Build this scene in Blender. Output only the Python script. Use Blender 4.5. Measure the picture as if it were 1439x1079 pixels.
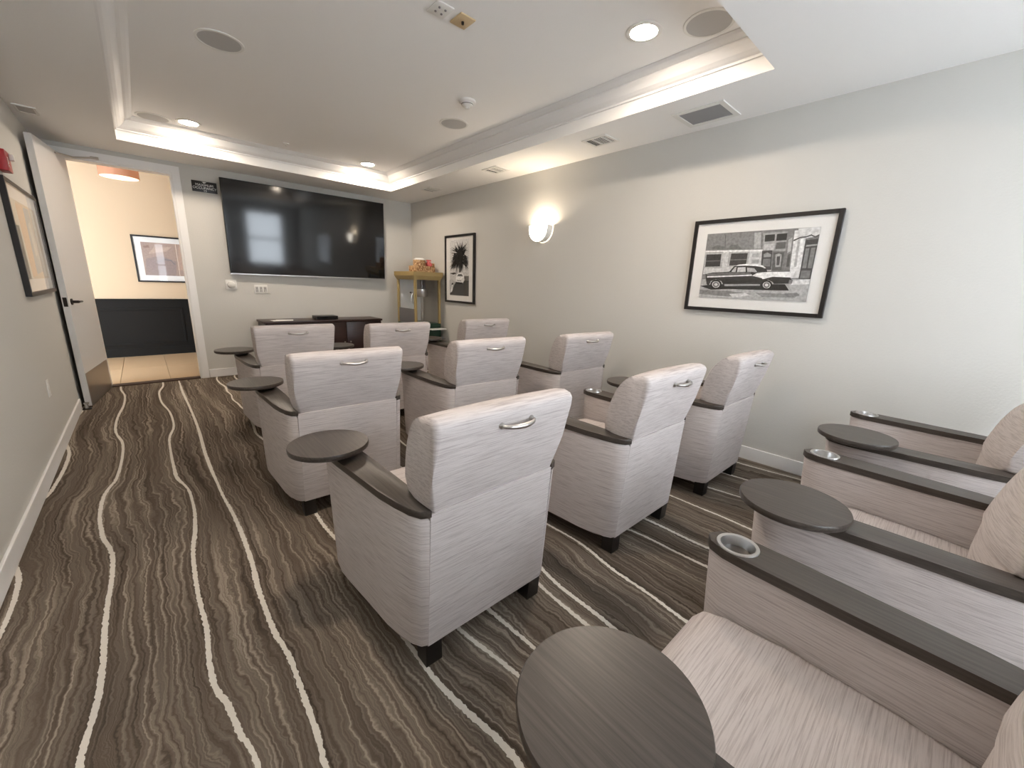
import bpy, bmesh, math, random
from mathutils import Vector, Matrix
random.seed(7)
for o in list(bpy.data.objects): bpy.data.objects.remove(o)
SC = bpy.context.scene
COL = SC.collection
PI = math.pi

# ------------------------------------------------------------------ camera
FPX = 564.36                                   # focal length in pixels of the 1439 wide frame
YAW, PITCH, ROLL, CZ = 0.739, -0.241, 0.035, 1.249
cam_d = bpy.data.cameras.new('camera'); cam = bpy.data.objects.new('camera', cam_d); COL.objects.link(cam)
cam_d.sensor_fit = 'HORIZONTAL'; cam_d.sensor_width = 36.0; cam_d.lens = 36.0 * FPX / 1439.0
cam_d.clip_start = 0.02; cam_d.clip_end = 100
fw = Vector((math.sin(YAW) * math.cos(PITCH), math.cos(YAW) * math.cos(PITCH), math.sin(PITCH)))
rt0 = Vector((math.cos(YAW), -math.sin(YAW), 0)); up0 = rt0.cross(fw)
rt = math.cos(ROLL) * rt0 + math.sin(ROLL) * up0; up = -math.sin(ROLL) * rt0 + math.cos(ROLL) * up0
cam.matrix_world = Matrix(((rt.x, up.x, -fw.x, 0), (rt.y, up.y, -fw.y, 0), (rt.z, up.z, -fw.z, CZ), (0, 0, 0, 1)))
SC.camera = cam

# ------------------------------------------------------------------ world (daylight outside the windows) and exposure
WORLD_STRENGTH = 7.0
LAMP = 200.0                                   # recessed lamp lens emission
w = bpy.data.worlds.new('sky'); SC.world = w; w.use_nodes = True
bgn = w.node_tree.nodes['Background']; bgn.inputs[0].default_value = (0.84, 0.92, 1.0, 1); bgn.inputs[1].default_value = WORLD_STRENGTH
vs = SC.view_settings
vs.view_transform = 'Standard'; vs.look = 'None'; vs.gamma = 1.0; vs.use_curve_mapping = False
vs.exposure = 0.8

# ------------------------------------------------------------------ room numbers (metres)
XL, XR, YB, YR, H, HT = -0.572, 3.325, 6.157, -1.35, 2.44, 2.64
TX1, TX2, TY1, TY2 = 0.011, 2.725, 0.957, 5.59          # tray recess
DX1, DX2, DH = -0.41, 0.414, 2.325                      # door opening
YH, HH = 8.34, 2.70                                     # hall far wall, hall ceiling
WINS = [(2.00, 2.90, 0.80, 2.20), (0.45, 1.50, 0.80, 2.20)]   # windows in the rear wall

# ------------------------------------------------------------------ material helpers
def new_mat(name):
    m = bpy.data.materials.new(name); m.use_nodes = True
    return m, m.node_tree.nodes, m.node_tree.links, m.node_tree.nodes['Principled BSDF']
def mat(name, col, rough=0.5, metal=0.0, spec=0.5, emit=None, estr=0.0, bump=None, mottled=0.0):
    m, N, L, b = new_mat(name)
    b.inputs['Base Color'].default_value = (*col, 1); b.inputs['Roughness'].default_value = rough
    b.inputs['Metallic'].default_value = metal; b.inputs['Specular IOR Level'].default_value = spec
    if emit: b.inputs['Emission Color'].default_value = (*emit, 1); b.inputs['Emission Strength'].default_value = estr
    if mottled or bump:
        tc = N.new('ShaderNodeTexCoord')
    if mottled:
        n = N.new('ShaderNodeTexNoise'); n.inputs['Scale'].default_value = 3.0; n.inputs['Detail'].default_value = 4
        L.new(tc.outputs['Object'], n.inputs['Vector'])
        mx = N.new('ShaderNodeMixRGB'); L.new(n.outputs['Fac'], mx.inputs['Fac'])
        mx.inputs[1].default_value = (*[c * (1 - mottled) for c in col], 1); mx.inputs[2].default_value = (*[min(1, c * (1 + mottled)) for c in col], 1)
        L.new(mx.outputs[0], b.inputs['Base Color'])
    if bump:
        n2 = N.new('ShaderNodeTexNoise'); n2.inputs['Scale'].default_value = bump[0]; n2.inputs['Detail'].default_value = 3
        L.new(tc.outputs['Object'], n2.inputs['Vector'])
        bp = N.new('ShaderNodeBump'); bp.inputs['Strength'].default_value = bump[1]; bp.inputs['Distance'].default_value = 0.004
        L.new(n2.outputs['Fac'], bp.inputs['Height']); L.new(bp.outputs[0], b.inputs['Normal'])
    return m
def streak_mat(name, dark, light, scale, rough=0.9, bump=0.25, ramp=(0.3, 0.7), spec=0.25):
    """woven / grained look: noise stretched along the axis with the small scale"""
    m, N, L, b = new_mat(name)
    tc = N.new('ShaderNodeTexCoord'); mp = N.new('ShaderNodeMapping'); mp.inputs['Scale'].default_value = scale
    n = N.new('ShaderNodeTexNoise'); n.inputs['Scale'].default_value = 1.0; n.inputs['Detail'].default_value = 5; n.inputs['Roughness'].default_value = 0.65
    L.new(tc.outputs['Object'], mp.inputs['Vector']); L.new(mp.outputs[0], n.inputs['Vector'])
    r = N.new('ShaderNodeValToRGB'); r.color_ramp.elements[0].position = ramp[0]; r.color_ramp.elements[1].position = ramp[1]
    r.color_ramp.elements[0].color = (*dark, 1); r.color_ramp.elements[1].color = (*light, 1)
    L.new(n.outputs['Fac'], r.inputs[0]); L.new(r.outputs[0], b.inputs['Base Color'])
    b.inputs['Roughness'].default_value = rough; b.inputs['Specular IOR Level'].default_value = spec
    if bump:
        bp = N.new('ShaderNodeBump'); bp.inputs['Strength'].default_value = bump; bp.inputs['Distance'].default_value = 0.002
        L.new(n.outputs['Fac'], bp.inputs['Height']); L.new(bp.outputs[0], b.inputs['Normal'])
    return m
M = {}
M['wall'] = mat('wall_paint', (0.61, 0.595, 0.56), 0.85, bump=(90, 0.25))
M['ceil'] = mat('ceiling_paint', (0.90, 0.89, 0.875), 0.9, bump=(120, 0.15))
M['trim'] = mat('trim_paint', (0.84, 0.83, 0.82), 0.45)
M['hallwall'] = mat('hall_wall_paint', (0.62, 0.47, 0.32), 0.85, bump=(90, 0.2))
M['charcoal'] = mat('charcoal_paint', (0.012, 0.011, 0.010), 0.7, spec=0.15)
M['tile'] = mat('beige_tile', (0.52, 0.37, 0.225), 0.4, mottled=0.08)
M['grout'] = mat('grout', (0.42, 0.33, 0.23), 0.9)
M['doorwhite'] = mat('door_paint', (0.72, 0.71, 0.70), 0.4)
M['bronze'] = mat('dark_bronze', (0.025, 0.02, 0.018), 0.4, 0.6)
M['kick'] = mat('kick_plate_steel', (0.36, 0.34, 0.32), 0.35, 0.9)
M['steel'] = mat('brushed_steel', (0.62, 0.61, 0.60), 0.30, 1.0)
M['nickel'] = mat('satin_nickel', (0.55, 0.53, 0.51), 0.32, 1.0)
M['fabric_x'] = streak_mat('slub_fabric_across', (0.39, 0.34, 0.325), (0.59, 0.535, 0.515), (9, 300, 300), 0.95, 0.35, (0.30, 0.55))
M['fabric_y'] = streak_mat('slub_fabric_along', (0.39, 0.34, 0.325), (0.59, 0.535, 0.515), (9, 9, 300), 0.95, 0.35, (0.30, 0.55))
M['fabric_b'] = streak_mat('slub_fabric_back', (0.39, 0.34, 0.325), (0.59, 0.535, 0.515), (9, 40, 300), 0.95, 0.35, (0.30, 0.55))
M['wood_y'] = streak_mat('espresso_wood_along', (0.027, 0.020, 0.016), (0.082, 0.067, 0.056), (140, 4, 140), 0.36, 0.05, (0.3, 0.75), 0.5)
M['wood_x'] = streak_mat('espresso_wood_across', (0.027, 0.020, 0.016), (0.082, 0.067, 0.056), (4, 140, 140), 0.36, 0.05, (0.3, 0.75), 0.5)
M['foot'] = mat('black_foot_wood', (0.012, 0.010, 0.009), 0.45)
M['cabwood'] = streak_mat('mahogany_cabinet', (0.018, 0.007, 0.006), (0.045, 0.018, 0.014), (4, 60, 60), 0.35, 0.03, (0.3, 0.75), 0.5)
M['black'] = mat('black_plastic', (0.012, 0.012, 0.013), 0.4)
M['screen'] = mat('dark_glossy_screen', (0.006, 0.007, 0.009), 0.08, spec=0.6)
M['frame'] = mat('black_frame_wood', (0.010, 0.008, 0.008), 0.4)
M['mat'] = mat('white_mat_board', (0.80, 0.79, 0.77), 0.8)
M['whiteplastic'] = mat('white_plastic', (0.78, 0.77, 0.74), 0.4)
M['greygrille'] = mat('speaker_grille', (0.50, 0.49, 0.48), 0.8, bump=(900, 0.4))
M['ventshade'] = mat('vent_opening_shade', (0.05, 0.05, 0.05), 0.9)  # dark colour stands in for the shade inside vent openings
M['filter'] = mat('return_air_mesh', (0.30, 0.30, 0.31), 0.9, mottled=0.15)
M['tan'] = mat('tan_plate', (0.62, 0.47, 0.28), 0.5)
M['red'] = mat('alarm_red', (0.40, 0.015, 0.02), 0.4)
M['gold'] = mat('gold_paint', (0.40, 0.29, 0.12), 0.45)
M['green'] = mat('dark_green_paint', (0.012, 0.055, 0.035), 0.4)
M['greymetal'] = mat('grey_sheet_metal', (0.22, 0.21, 0.22), 0.4, 0.5)
M['paper'] = mat('white_paper', (0.82, 0.82, 0.80), 0.7)
M['wicker'] = streak_mat('woven_wicker', (0.22, 0.09, 0.035), (0.72, 0.50, 0.28), (60, 60, 45), 0.8, 0.5, (0.4, 0.6))
M['pink'] = mat('pink_bag', (0.62, 0.12, 0.12), 0.6, mottled=0.3)
M['rubber'] = mat('rubber', (0.03, 0.03, 0.03), 0.7)
M['threshold'] = mat('threshold_wood', (0.05, 0.025, 0.018), 0.4)
M['lens'] = mat('lamp_lens', (1, 1, 1), 0.5, emit=(1.0, 0.85, 0.69), estr=LAMP)
M['halllens'] = mat('hall_lamp_diffuser', (1, 1, 1), 0.5, emit=(1.0, 0.64, 0.36), estr=0.8)
M['shade'] = mat('brown_drum_shade', (0.30, 0.15, 0.09), 0.7, emit=(0.75, 0.30, 0.15), estr=0.25)
M['sconceglass'] = mat('sconce_glass', (0.95, 0.95, 0.93), 0.3, emit=(1.0, 0.90, 0.76), estr=9.0)
M['sconcebulb'] = mat('sconce_bulb', (1, 1, 1), 0.3, emit=(1.0, 0.82, 0.60), estr=270.0)
def glass_mat(name, tint=(1, 1, 1), refl=0.06):
    m, N, L, b = new_mat(name); N.remove(b)
    t = N.new('ShaderNodeBsdfTransparent'); t.inputs[0].default_value = (*tint, 1)
    g = N.new('ShaderNodeBsdfGlossy'); g.inputs['Roughness'].default_value = 0.02
    f = N.new('ShaderNodeFresnel'); f.inputs['IOR'].default_value = 1.45
    mx = N.new('ShaderNodeMixShader'); gm = N.new('ShaderNodeNewGeometry'); iv = N.new('ShaderNodeMath'); iv.operation = 'SUBTRACT'; iv.inputs[0].default_value = 1.0; L.new(gm.outputs['Backfacing'], iv.inputs[1])
    ml = N.new('ShaderNodeMath'); ml.operation = 'MULTIPLY'; L.new(f.outputs[0], ml.inputs[0]); L.new(iv.outputs[0], ml.inputs[1])   # reflect on the outer face only
    L.new(ml.outputs[0], mx.inputs[0]); L.new(t.outputs[0], mx.inputs[1]); L.new(g.outputs[0], mx.inputs[2])
    L.new(mx.outputs[0], N['Material Output'].inputs['Surface'])
    return m
M['glass'] = glass_mat('clear_glass')
M['winglass'] = glass_mat('window_glass')
def vcol_mat(name, rough=0.6, noise=0.25):
    m, N, L, b = new_mat(name)
    a = N.new('ShaderNodeVertexColor'); a.layer_name = 'col'
    tc = N.new('ShaderNodeTexCoord'); n = N.new('ShaderNodeTexNoise'); n.inputs['Scale'].default_value = 55; n.inputs['Detail'].default_value = 6
    L.new(tc.outputs['Object'], n.inputs['Vector'])
    mr = N.new('ShaderNodeMapRange'); mr.inputs[1].default_value = 0.3; mr.inputs[2].default_value = 0.7; mr.inputs[3].default_value = 1 - noise; mr.inputs[4].default_value = 1 + noise
    L.new(n.outputs['Fac'], mr.inputs[0])
    mx = N.new('ShaderNodeMixRGB'); mx.blend_type = 'MULTIPLY'; mx.inputs[0].default_value = 1
    L.new(a.outputs[0], mx.inputs[1]); L.new(mr.outputs[0], mx.inputs[2]); L.new(mx.outputs[0], b.inputs['Base Color'])
    b.inputs['Roughness'].default_value = rough
    return m
M['print'] = vcol_mat('photo_print')
M['softprint'] = vcol_mat('art_print', noise=0.12)

def carpet_mat():
    m, N, L, b = new_mat('wavy_line_carpet')
    def math_(op, a, c=None, clamp=False):
        n = N.new('ShaderNodeMath'); n.operation = op; n.use_clamp = clamp
        for i, v in enumerate((a, c)):
            if v is None: continue
            if isinstance(v, (int, float)): n.inputs[i].default_value = v
            else: L.new(v, n.inputs[i])
        return n.outputs[0]
    tc = N.new('ShaderNodeTexCoord'); sp = N.new('ShaderNodeSeparateXYZ'); L.new(tc.outputs['Object'], sp.inputs[0])
    X, Y = sp.outputs[0], sp.outputs[1]
    def comb(x, y, z=0.0):
        c = N.new('ShaderNodeCombineXYZ')
        for i, v in enumerate((x, y, z)):
            if isinstance(v, (int, float)): c.inputs[i].default_value = v
            else: L.new(v, c.inputs[i])
        return c.outputs[0]
    def noise(vec, scale=1.0, detail=2.0, rough=0.5):
        n = N.new('ShaderNodeTexNoise'); n.inputs['Scale'].default_value = scale; n.inputs['Detail'].default_value = detail; n.inputs['Roughness'].default_value = rough
        L.new(vec, n.inputs['Vector']); return n.outputs['Fac']
    Y0, Y1 = 0.5, 6.2
    yn = math_('DIVIDE', math_('SUBTRACT', Y, Y0), Y1 - Y0, True)
    def curve(pts, base):
        fc = N.new('ShaderNodeFloatCurve'); cu = fc.mapping.curves[0]
        pts = sorted(pts, key=lambda p: p[1])
        P = [((y - Y0) / (Y1 - Y0), 0.5 + (x - base) * 4) for x, y in pts]
        P = [(0.0, P[0][1])] + P + [(1.0, P[-1][1])]
        while len(cu.points) < len(P): cu.points.new(0.5, 0.5)
        for q, p in zip(cu.points, P): q.location = p
        fc.mapping.update(); L.new(yn, fc.inputs['Value'])
        return math_('MULTIPLY', math_('SUBTRACT', fc.outputs[0], 0.5), 0.25)
    dA = curve([(-0.321, 6.066), (-0.277, 5.513), (-0.316, 4.499), (-0.254, 3.852), (-0.273, 3.341), (-0.326, 2.955), (-0.306, 2.6), (-0.255, 2.22), (-0.262, 1.915), (-0.259, 1.6), (-0.274, 1.417), (-0.288, 1.294)], -0.28)
    dB = curve([(0.037, 6.021), (-0.018, 5.497), (0.053, 4.394), (-0.005, 3.832), (0.002, 3.157), (0.06, 2.746), (0.04, 2.402), (0.006, 2.08), (0.001, 1.836), (0.007, 1.607), (-0.002, 1.414), (0.024, 1.242), (0.04, 1.113), (0.068, 0.989)], 0.02)
    dC = curve([(0.18, 5.725), (0.191, 4.602), (0.193, 4.018), (0.181, 3.401), (0.186, 2.75), (0.205, 2.331), (0.204, 1.95), (0.19, 1.655), (0.191, 1.453), (0.205, 1.273), (0.202, 1.119), (0.199, 0.989), (0.19, 0.885)], 0.195)
    dN = math_('MULTIPLY', math_('SUBTRACT', noise(comb(math_('MULTIPLY', X, 1.6), math_('MULTIPLY', Y, 1.3)), 1.0, 1.0), 0.5), 0.22)
    def step(a, b_): return math_('DIVIDE', math_('SUBTRACT', X, a), b_ - a, True)
    def lerp(a, c, t): return math_('ADD', a, math_('MULTIPLY', math_('SUBTRACT', c, a), t))
    dw = lerp(lerp(lerp(dA, dB, step(-0.28, 0.02)), dC, step(0.02, 0.195)), dN, step(0.195, 0.55))
    fine = math_('MULTIPLY', math_('SUBTRACT', noise(comb(math_('MULTIPLY', X, 14.0), math_('MULTIPLY', Y, 7.0)), 1.0, 2.0), 0.5), 0.055)
    jit = math_('MULTIPLY', math_('SUBTRACT', noise(comb(math_('MULTIPLY', X, 40.0), math_('MULTIPLY', Y, 60.0)), 1.0, 2.0), 0.5), 0.014)
    uc = math_('SUBTRACT', math_('SUBTRACT', X, dw), jit)            # isolines of this run along the cream veins
    u = math_('SUBTRACT', uc, fine)
    # fine veins
    n1 = noise(comb(math_('MULTIPLY', u, 95.0), math_('MULTIPLY', Y, 0.8)), 1.0, 2.0, 0.55)
    n2 = noise(comb(math_('MULTIPLY', u, 9.0), math_('MULTIPLY', Y, 0.5), 3.0), 1.0, 1.0)
    v = math_('ADD', math_('MULTIPLY', n1, 0.72), math_('MULTIPLY', n2, 0.28))
    r = N.new('ShaderNodeValToRGB'); L.new(v, r.inputs[0])
    els = r.color_ramp.elements
    els[0].position = 0.34; els[0].color = (0.064, 0.050, 0.039, 1); els[1].position = 0.64; els[1].color = (0.32, 0.27, 0.22, 1)
    e = els.new(0.48); e.color = (0.135, 0.107, 0.084, 1); e = els.new(0.56); e.color = (0.19, 0.156, 0.124, 1)
    # cream veins
    wn = math_('ADD', 0.0055, math_('MULTIPLY', noise(comb(math_('MULTIPLY', X, 3.0), math_('MULTIPLY', Y, 1.5), 7.0), 1.0, 1.0), 0.006))
    mask = None
    for cpos in (-0.555, -0.28, 0.02, 0.195, 0.56, 0.75, 0.885, 1.10, 1.17, 1.43, 1.79, 1.93, 2.30, 2.62, 2.95, 3.2):
        d = math_('ABSOLUTE', math_('SUBTRACT', uc, cpos))
        k = math_('LESS_THAN', d, wn)
        mask = k if mask is None else math_('MAXIMUM', mask, k)
    mx = N.new('ShaderNodeMixRGB'); L.new(mask, mx.inputs[0]); L.new(r.outputs[0], mx.inputs[1]); mx.inputs[2].default_value = (0.70, 0.65, 0.58, 1)
    L.new(mx.outputs[0], b.inputs['Base Color']); b.inputs['Roughness'].default_value = 1.0; b.inputs['Specular IOR Level'].default_value = 0.05
    pile = noise(comb(math_('MULTIPLY', X, 320.0), math_('MULTIPLY', Y, 320.0)), 1.0, 1.0)
    hsum = math_('ADD', math_('MULTIPLY', v, 0.6), math_('ADD', math_('MULTIPLY', pile, 0.5), math_('MULTIPLY', mask, 0.4)))
    bp = N.new('ShaderNodeBump'); bp.inputs['Strength'].default_value = 0.5; bp.inputs['Distance'].default_value = 0.006
    L.new(hsum, bp.inputs['Height']); L.new(bp.outputs[0], b.inputs['Normal'])
    return m
M['carpet'] = carpet_mat()

# ------------------------------------------------------------------ geometry helpers
def bx(bm, x0, x1, y0, y1, z0, z1):
    vs_ = [bm.verts.new(p) for p in ((x0, y0, z0), (x1, y0, z0), (x1, y1, z0), (x0, y1, z0), (x0, y0, z1), (x1, y0, z1), (x1, y1, z1), (x0, y1, z1))]
    for f in ((3, 2, 1, 0), (4, 5, 6, 7), (0, 1, 5, 4), (1, 2, 6, 5), (2, 3, 7, 6), (3, 0, 4, 7)): bm.faces.new([vs_[i] for i in f])
    return vs_
def box(*a, bevel=0.0, seg=2):
    bm = bmesh.new(); bx(bm, *a)
    if bevel: bmesh.ops.bevel(bm, geom=list(bm.edges), offset=bevel, segments=seg, profile=0.5, affect='EDGES')
    return bm
def boxes(*lst, bevel=0.0):
    bm = bmesh.new()
    for a in lst:
        b2 = box(*a, bevel=bevel); me = bpy.data.meshes.new('t'); b2.to_mesh(me); b2.free(); bm.from_mesh(me); bpy.data.meshes.remove(me)
    return bm
def prism(poly, z0, z1, bevel=0.0, seg=2, hole=None):
    """vertical prism over a plan polygon, optional round hole (cx,cy,r) through the top"""
    bm = bmesh.new()
    bot = [bm.verts.new((x, y, z0)) for x, y in poly]; top = [bm.verts.new((x, y, z1)) for x, y in poly]
    n = len(poly)
    for i in range(n): bm.faces.new((bot[i], bot[(i + 1) % n], top[(i + 1) % n], top[i]))
    bm.faces.new(list(reversed(bot)))
    if hole is None:
        bm.faces.new(top)
        if bevel:
            es = [e for e in bm.edges if abs(e.verts[0].co.z - e.verts[1].co.z) < 1e-6]
            bmesh.ops.bevel(bm, geom=es, offset=bevel, segments=seg, profile=0.5, affect='EDGES')
    else:
        cx, cy, r, dz = hole
        ring = [bm.verts.new((cx + r * math.cos(t * PI / 14), cy + r * math.sin(t * PI / 14), z1)) for t in range(28)]
        es = [bm.edges.get((top[i], top[(i + 1) % n])) for i in range(n)] + [bm.edges.new((ring[i], ring[(i + 1) % 28])) for i in range(28)]
        bmesh.ops.triangle_fill(bm, use_beauty=True, use_dissolve=False, edges=es)
        low = [bm.verts.new((v.co.x, v.co.y, z1 - dz)) for v in ring]
        for i in range(28): bm.faces.new((ring[i], ring[(i + 1) % 28], low[(i + 1) % 28], low[i]))
    bmesh.ops.recalc_face_normals(bm, faces=bm.faces)
    return bm
def extrude_x(prof, hw, bevel=0.0, seg=3, crown=None, nx=1):
    """side profile (y,z) given from x=-hw(z) to +hw(z); crown(y,z) pushes the middle forward"""
    bm = bmesh.new(); n = len(prof); st = []
    for k in range(nx + 1):
        s = -1 + 2 * k / nx
        st.append([bm.verts.new((hw(z) * s, y + (crown(y, z) * (1 - s * s) if crown else 0), z)) for y, z in prof])
    for a, c in zip(st, st[1:]):
        for i in range(n): bm.faces.new((a[i], a[(i + 1) % n], c[(i + 1) % n], c[i]))
    f1 = bm.faces.new(list(reversed(st[0]))); f2 = bm.faces.new(st[-1])
    if bevel:
        es = list(f1.edges) + list(f2.edges)
        bmesh.ops.bevel(bm, geom=es, offset=bevel, segments=seg, profile=0.5, affect='EDGES')
    bmesh.ops.recalc_face_normals(bm, faces=bm.faces)
    return bm
def lathe(prof, cx=0, cy=0, n=32, cap=True):
    """prof: list of (r,z)"""
    bm = bmesh.new(); rings = []
    for r, z in prof:
        if r < 1e-6: rings.append([bm.verts.new((cx, cy, z))])
        else: rings.append([bm.verts.new((cx + r * math.cos(2 * PI * i / n), cy + r * math.sin(2 * PI * i / n), z)) for i in range(n)])
    for A, B in zip(rings, rings[1:]):
        for i in range(n):
            j = (i + 1) % n
            q = [A[i % len(A)], A[j % len(A)], B[j % len(B)], B[i % len(B)]]
            u = []
            for v in q:
                if v not in u: u.append(v)
            if len(u) > 2: bm.faces.new(u)
    bmesh.ops.recalc_face_normals(bm, faces=bm.faces)
    return bm
def tube(path, rad, n=10):
    bm = bmesh.new(); path = [Vector(p) for p in path]; k = len(path)
    if isinstance(rad, (int, float)): rad = [rad] * k
    rings = []; ref = None
    for i, p in enumerate(path):
        t = (path[min(i + 1, k - 1)] - path[max(i - 1, 0)]).normalized()
        if ref is None: ref = Vector((0, 0, 1)) if abs(t.z) < 0.9 else Vector((1, 0, 0))
        s = t.cross(ref).normalized(); ref = s.cross(t).normalized()
        rings.append([bm.verts.new(p + rad[i] * (math.cos(2 * PI * q / n) * s + math.sin(2 * PI * q / n) * ref)) for q in range(n)])
    for A, B in zip(rings, rings[1:]):
        for i in range(n): bm.faces.new((A[i], A[(i + 1) % n], B[(i + 1) % n], B[i]))
    bm.faces.new(list(reversed(rings[0]))); bm.faces.new(rings[-1])
    bmesh.ops.recalc_face_normals(bm, faces=bm.faces)
    return bm
def join(*bms):
    out = bmesh.new()
    for b in bms:
        me = bpy.data.meshes.new('t'); b.to_mesh(me); b.free(); out.from_mesh(me); bpy.data.meshes.remove(me)
    return out
def xf(bm, mtx): bmesh.ops.transform(bm, matrix=mtx, verts=bm.verts); return bm
def obj(name, bm, m, parent=None, smooth=35):
    me = bpy.data.meshes.new(name); bm.to_mesh(me); bm.free()
    me.materials.append(M[m] if isinstance(m, str) else m)
    if smooth:
        me.shade_smooth(); me.set_sharp_from_angle(angle=math.radians(smooth))
    o = bpy.data.objects.new(name, me); COL.objects.link(o)
    if parent is not None: o.parent = parent
    return o
def tag(o, label=None, cat=None, group=None, kind=None):
    if label: o['label'] = label
    if cat: o['category'] = cat
    if group: o['group'] = group
    if kind: o['kind'] = kind
    return o
def thing(name, label, cat, loc=(0, 0, 0), rotz=0.0, group=None):
    o = bpy.data.objects.new(name, None); o.empty_display_size = 0.05; COL.objects.link(o)
    o.location = loc; o.rotation_euler = (0, 0, rotz)
    return tag(o, label, cat, group)
def copy_tree(o, parent=None):
    c = o.copy(); COL.objects.link(c)
    if parent is not None: c.parent = parent
    for ch in list(o.children): copy_tree(ch, c)
    return c
def struct(name, bm, m, label=None, cat=None, smooth=0):
    o = obj(name, bm, m, None, smooth); tag(o, label, cat, None, 'structure'); return o
def text_mesh(s, size):
    cu = bpy.data.curves.new('t', 'FONT'); cu.body = s; cu.size = size; cu.align_x = 'CENTER'; cu.align_y = 'CENTER'; cu.extrude = 0.0006
    o = bpy.data.objects.new('t', cu); COL.objects.link(o); bpy.context.view_layer.update()
    me = bpy.data.meshes.new_from_object(o.evaluated_get(bpy.context.evaluated_depsgraph_get()))
    bpy.data.objects.remove(o); bm = bmesh.new(); bm.from_mesh(me); bpy.data.meshes.remove(me)
    return bm
FACE_BACK = Matrix(((1, 0, 0, 0), (0, 0, 1, 0), (0, 1, 0, 0), (0, 0, 0, 1)))      # (u,v,d) -> x=u z=v y=d ; wall at +Y seen from -Y

# ================================================================== THE SETTING
fl = struct('floor', box(XL - 0.05, XR + 0.05, YR - 0.05, YB, -0.05, 0.0), 'carpet', 'brown wavy striped carpet with cream veins across the room', 'carpet')
struct('wall_left', box(XL - 0.12, XL, YR - 0.12, YB + 0.12, 0, HT + 0.1), 'wall', 'off white left wall with the open door against it', 'wall')
struct('wall_right', box(XR, XR + 0.12, YR - 0.12, YB + 0.12, 0, HT + 0.1), 'wall', 'off white wall with the sconce and black and white photographs', 'wall')
struct('wall_back', boxes((XL, DX1, YB, YB + 0.12, 0, HT + 0.1), (DX1, DX2, YB, YB + 0.12, DH, HT + 0.1), (DX2, XR, YB, YB + 0.12, 0, HT + 0.1)), 'wall', 'off white wall behind the television with the doorway', 'wall')
(wa0, wa1, wz0, wz1), (wb0, wb1, _, _) = WINS
struct('wall_rear', boxes((XL, wb0, YR - 0.12, YR, 0, HT + 0.1), (wb1, wa0, YR - 0.12, YR, 0, HT + 0.1), (wa1, XR, YR - 0.12, YR, 0, HT + 0.1),
       (wb0, wb1, YR - 0.12, YR, 0, wz0), (wb0, wb1, YR - 0.12, YR, wz1, HT + 0.1), (wa0, wa1, YR - 0.12, YR, 0, wz0), (wa0, wa1, YR - 0.12, YR, wz1, HT + 0.1)), 'wall', 'off white rear wall with two windows', 'wall')
for n, (a, b, z0, z1) in enumerate(WINS, 1):
    wdw = struct('window_%d' % n, boxes((a, a + 0.05, YR - 0.1, YR - 0.04, z0, z1), (b - 0.05, b, YR - 0.1, YR - 0.04, z0, z1), (a, b, YR - 0.1, YR - 0.04, z0, z0 + 0.05), (a, b, YR - 0.1, YR - 0.04, z1 - 0.05, z1)), 'trim',
                 ('white framed window in the rear wall near the picture wall', 'white framed window in the rear wall near the aisle')[n - 1], 'window')
    mz = (z0 + z1) / 2
    obj('meeting_rail', box(a + 0.05, b - 0.05, YR - 0.1, YR - 0.05, mz - 0.025, mz + 0.025), 'trim', wdw, 0)
    for zz0, zz1 in ((z0 + 0.05, mz - 0.025), (mz + 0.025, z1 - 0.05)):
        obj('pane', box(a + 0.05, b - 0.05, YR - 0.078, YR - 0.074, zz0, zz1), 'winglass', wdw, 0)
    obj('window_sill', box(a - 0.03, b + 0.03, YR - 0.04, YR + 0.05, z0 - 0.03, z0), 'trim', wdw, 0)
struct('ceiling', boxes((XL, TX1, YR, YB, H, HT + 0.1), (TX2, XR, YR, YB, H, HT + 0.1), (TX1, TX2, YR, TY1, H, HT + 0.1), (TX1, TX2, TY2, YB, H, HT + 0.1), (TX1, TX2, TY1, TY2, HT, HT + 0.1)), 'ceil', 'white ceiling with a recessed rectangular tray', 'ceiling')
# crown moulding swept round the inside of the tray: (projection, height)
prof = [(0.0, 0.085), (0.012, 0.085), (0.012, 0.098), (0.028, 0.104), (0.048, 0.118), (0.066, 0.140), (0.080, 0.160), (0.080, 0.170), (0.098, 0.174), (0.120, 0.184), (0.135, 0.196), (0.135, 0.200)]
bm = bmesh.new(); rings = []
for p, hgt in prof:
    rings.append([bm.verts.new(q) for q in ((TX1 + p, TY1 + p, H + hgt), (TX2 - p, TY1 + p, H + hgt), (TX2 - p, TY2 - p, H + hgt), (TX1 + p, TY2 - p, H + hgt))])
for A, B in zip(rings, rings[1:]):
    for i in range(4): bm.faces.new((A[i], A[(i + 1) % 4], B[(i + 1) % 4], B[i]))
bmesh.ops.recalc_face_normals(bm, faces=bm.faces)
struct('trim_1', bm, 'trim', 'white stepped crown moulding inside the ceiling tray', 'moulding')
def baseboard(name, x0, x1, y0, y1, label):
    struct(name, box(x0, x1, y0, y1, 0, 0.1, bevel=0.004), 'trim', label, 'baseboard')
baseboard('baseboard_left', XL, XL + 0.014, YR, 5.28, 'white baseboard along the left wall')
baseboard('baseboard_right', XR - 0.014, XR, YR, YB, 'white baseboard along the picture wall')
baseboard('baseboard_back', DX2 + 0.075, XR - 0.014, YB - 0.014, YB, 'white baseboard under the television')
baseboard('baseboard_rear', XL + 0.014, XR - 0.014, YR, YR + 0.014, 'white baseboard along the rear wall')
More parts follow.
